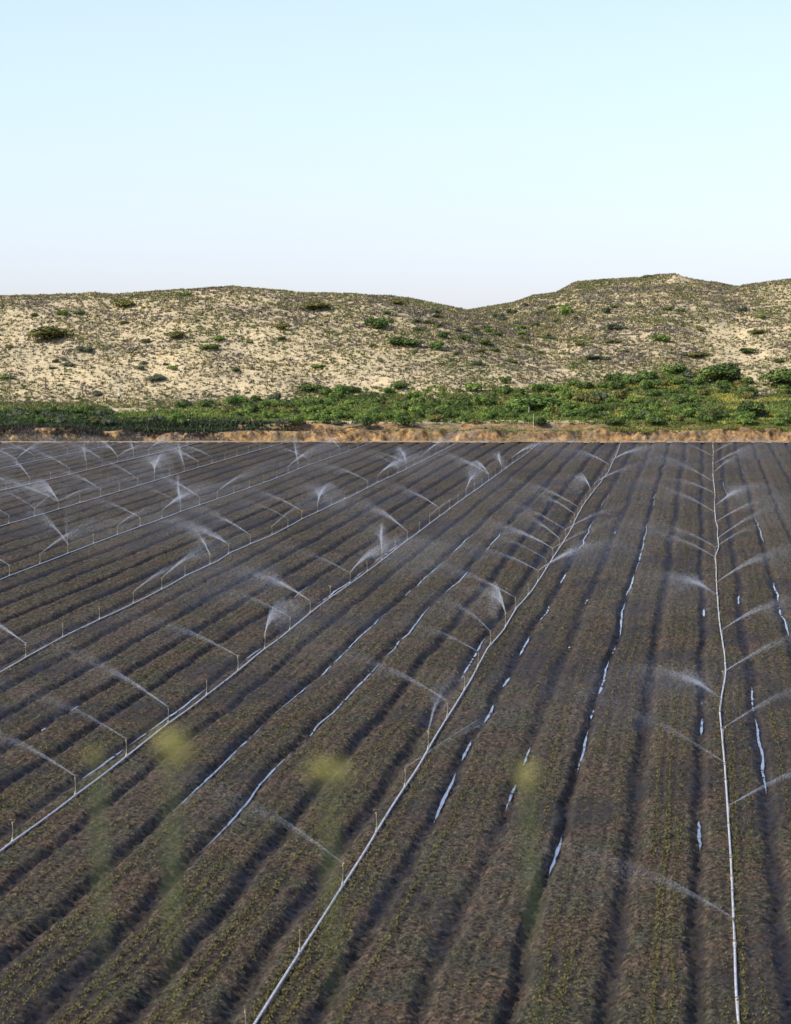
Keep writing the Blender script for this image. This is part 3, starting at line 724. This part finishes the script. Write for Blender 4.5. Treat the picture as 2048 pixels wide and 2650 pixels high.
def jet_mesh(pos, azd, strength, reach, r):
    v0 = 12.5 * math.sqrt(reach); el = math.radians(28 + 7 * r.random())
    a = math.radians(azd) + A * 0
    def at(t, v=v0, e=el, aa=a):
        hx = v * math.cos(e) * t / (1 + .16 * t * 1.6); z = v * math.sin(e) * t - 4.9 * t * t
        return np.array([hx * math.cos(aa), hx * math.sin(aa), z])
    sc = pos[1] / 110.0         # farther jets keep a readable width
    # core: thin solid stream that breaks up
    T = np.linspace(0, .20 * (.5 + .4 * strength + .3 * r.random()), 9)
    cv, cq = tube([tuple(at(t)) for t in T], [(.005 + .008 * t / .5) * (.85 + .25 * strength) * (sc ** .25) * (1 if i < 8 else .25) for i, t in enumerate(T)], 6, False)
    V = [np.array(cv)]; Fq = [np.concatenate([np.array(cq)[:, [0, 1, 2]], np.array(cq)[:, [0, 2, 3]]])]; off = len(cv)
    nd = int(9000 * (strength if strength < 1.2 else strength * 1.3) * (.7 + .6 * r.random()))
    t = r.random(nd) ** r.choice([.95, 1.1, 1.35]) * 1.2; wind = r.normal(0, .5); sp = v0 * (1 - .42 * r.random(nd) ** 1.6 * np.clip(t * 2.2, 0, 1)); e = el + r.normal(0, .018, nd) - .05 * r.random(nd)
    aa = a - np.clip(t, 0, 1) * .10 + r.normal(0, .012, nd) - r.choice([-1, 1]) * (.35 if strength < 1.2 else .75) * r.random(nd) * (r.random(nd) < (.45 if strength < 1.2 else .6)) * np.clip(t * 1.5, 0, 1)
    hx = sp * np.cos(e) * t / (1 + .26 * t); z = sp * np.sin(e) * t - 4.9 * t * t - .0 * t
    P = np.stack([hx * np.cos(aa) + wind * t ** 2, hx * np.sin(aa), z - .0 * t], -1) + r.normal(0, 1, (nd, 3)) * (.006 + .07 * t)[:, None]
    P = P[P[:, 2] > -pos[2] + .03]; nd = len(P)
    s = (.0032 + .0035 * r.random(nd)) * sc ** .35
    tet = np.array([[1, 1, 1], [1, -1, -1], [-1, 1, -1], [-1, -1, 1]], float)
    Vt = P[:, None, :] + tet[None] * s[:, None, None]
    V.append(Vt.reshape(-1, 3)); idx = np.arange(nd)[:, None, None] * 4 + np.array([[0, 1, 2], [0, 3, 1], [0, 2, 3], [1, 3, 2]])[None] + off
    Fq.append(idx.reshape(-1, 3))
    return np.concatenate(V), np.concatenate(Fq)
jr = np.random.default_rng(5)
er = random.Random(8)
for k_, c_, ya, yb in ((2, 3, 1160, 2000), (3, 6, 1160, 1680), (4, 7, 1155, 1480), (5, 8, 1152, 1340), (6, 8, 1150, 1262), (7, 5, 1152, 1215), (8, 2, 1150, 1170), (1, 3, 1150, 1600)):
    for q_ in range(c_): JETS.append((k_, int(er.uniform(ya ** .5, yb ** .5) ** 2), er.choice([165, 160, 20, 45, 100, 175, 230]), er.uniform(.3, .7), er.uniform(.6, 1.5)))
ORD = ['nearest', 'second', 'third', 'fourth', 'fifth', 'sixth', 'seventh', 'eighth', 'ninth', 'tenth', 'eleventh', 'twelfth', 'thirteenth', 'fourteenth', 'fifteenth', 'sixteenth', 'seventeenth', 'eighteenth', 'nineteenth', 'twentieth', 'twenty-first', 'twenty-second', 'twenty-third', 'twenty-fourth']
byk = {}
for j in JETS: byk.setdefault(j[0], []).append(j)
for k, js in byk.items():
    js.sort(key=lambda j: -j[1])
    for i, (_, py, azd, st, reach) in enumerate(js):
        D = depth(py, .75); best = min(RIS[k], key=lambda q: abs(q[1] - D))
        V, Fc = jet_mesh(best, azd, st, reach, jr)
        o = mk('water_jet', V, Fc, M_spray); o.location = best[:3]
        az_ = azd % 360
        d_ = 'leaning right' if az_ < 60 else ('rising steeply' if az_ < 125 else ('arching to the left' if az_ < 215 else 'falling toward the viewer'))
        look = 'bright' if st >= 1.2 else ('faint' if st < .75 else 'thin')
        o_ = ORD[i] if i == 0 else ORD[i] + ' nearest'
        tag(o, f'{look} water jet {d_}, {o_} on {PNAME[k]}', 'water jet', 'sprinkler jets over the field')

# ------------------------------------------------------------------ roadside embankment below the camera and flowering weeds on it
xs = np.linspace(-30, 30, 121); ds = np.concatenate([np.linspace(-40, 7, 40), np.linspace(7.5, 42, 60)]); X, D = np.meshgrid(xs, ds)
Z = np.where(D < 6, 13.2, 13.2 - (D - 6) * .385) + (fbm(X, D, 3, 81) - .5) * .2; Z = np.maximum(Z, -.3)
tag(mk('embankment', np.stack([X.ravel(), D.ravel(), Z.ravel()], -1), grid_faces(len(xs), len(ds)), M_ground, smooth=True), kind='structure')
M_yellow, n, b = material('yellow_petals')
z1 = noise(n, 60, 2); c1 = ramp(n, z1.outputs[0], [(.3, (.50, .46, .08)), (.7, (.66, .62, .16))]); n.links.new(c1.outputs[0], b.inputs['Base Color'])
M_stem, n, b = material('green_stem')
z1 = noise(n, 30, 2); c1 = ramp(n, z1.outputs[0], [(.3, (.10, .14, .035)), (.7, (.19, .23, .07))]); n.links.new(c1.outputs[0], b.inputs['Base Color'])
def mustard(px, py, D, w_, label, nf):
    r = random.Random(int(px)); X = Xat(px, D, 14.2); zt = Zat(py, D); zb = 12.9
    root = empty('mustard_weed', (X, D, zb), label, 'flowering weed', 'blurred yellow weeds in the foreground')
    hgt = zt - zb; st = []; fl = []
    tips = []
    st.append(tube([(0, 0, 0), (.02, .01, hgt * .5), (0, 0, hgt * .97)], [.0018, .0014, .001], 6, False))
    for i in range(4):
        a = r.random() * 6.28; q = w_ * (.3 + .6 * r.random()); tips.append((q * math.cos(a), q * math.sin(a) * .7, hgt - w_ * .7 * r.random()))
        st.append(tube([(.01, 0, hgt * .80), tips[-1]], [.0010, .0008], 5, False))
    tips.append((0, 0, hgt))
    for i in range(nf):
        c = r.choice(tips); p = Vector(c) + Vector((r.gauss(0, 1), r.gauss(0, 1), r.gauss(0, .9))) * w_ * .24
        for m_ in range(4):
            a = m_ * 1.57 + r.random(); e = Vector((math.cos(a), math.sin(a), .3)) * .0065; s_ = Vector((-math.sin(a), math.cos(a), 0)) * .0035
            fl.append(([tuple(p), tuple(p + e * .6 + s_), tuple(p + e * 1.1), tuple(p + e * .6 - s_)], [(0, 1, 2, 3)]))
    lf = []
    for i in range(7):
        z = hgt * (.05 + .15 * r.random()); a = r.random() * 6.28; L = .05 + .04 * r.random(); p = Vector((.01, 0, z)); e = Vector((math.cos(a), math.sin(a), .2)); s_ = Vector((-math.sin(a), math.cos(a), 0)) * L * .22
        lf.append(([tuple(p), tuple(p + e * L * .5 + s_), tuple(p + e * L), tuple(p + e * L * .5 - s_)], [(0, 1, 2, 3)]))
    v, q = merge(st); mk('stem', v, q, M_stem, root)
    v, q = merge(lf); mk('leaf_cluster', v, q, M_stem, root)
    v, q = merge(fl); mk('flower_cluster', v, q, M_yellow, root)
mustard(430, 1915, 5.0, .046, 'largest blurred yellow weed in front of the third pipe', 70)
mustard(250, 1952, 5.2, .014, 'small blurred yellow weed top left of the larger one', 22)
mustard(850, 1990, 4.9, .040, 'blurred yellow green weed at the bottom centre', 48)
mustard(1370, 1995, 5.3, .032, 'blurred yellow weed between the two rightmost pipes', 34)
print('objects', len(bpy.data.objects))
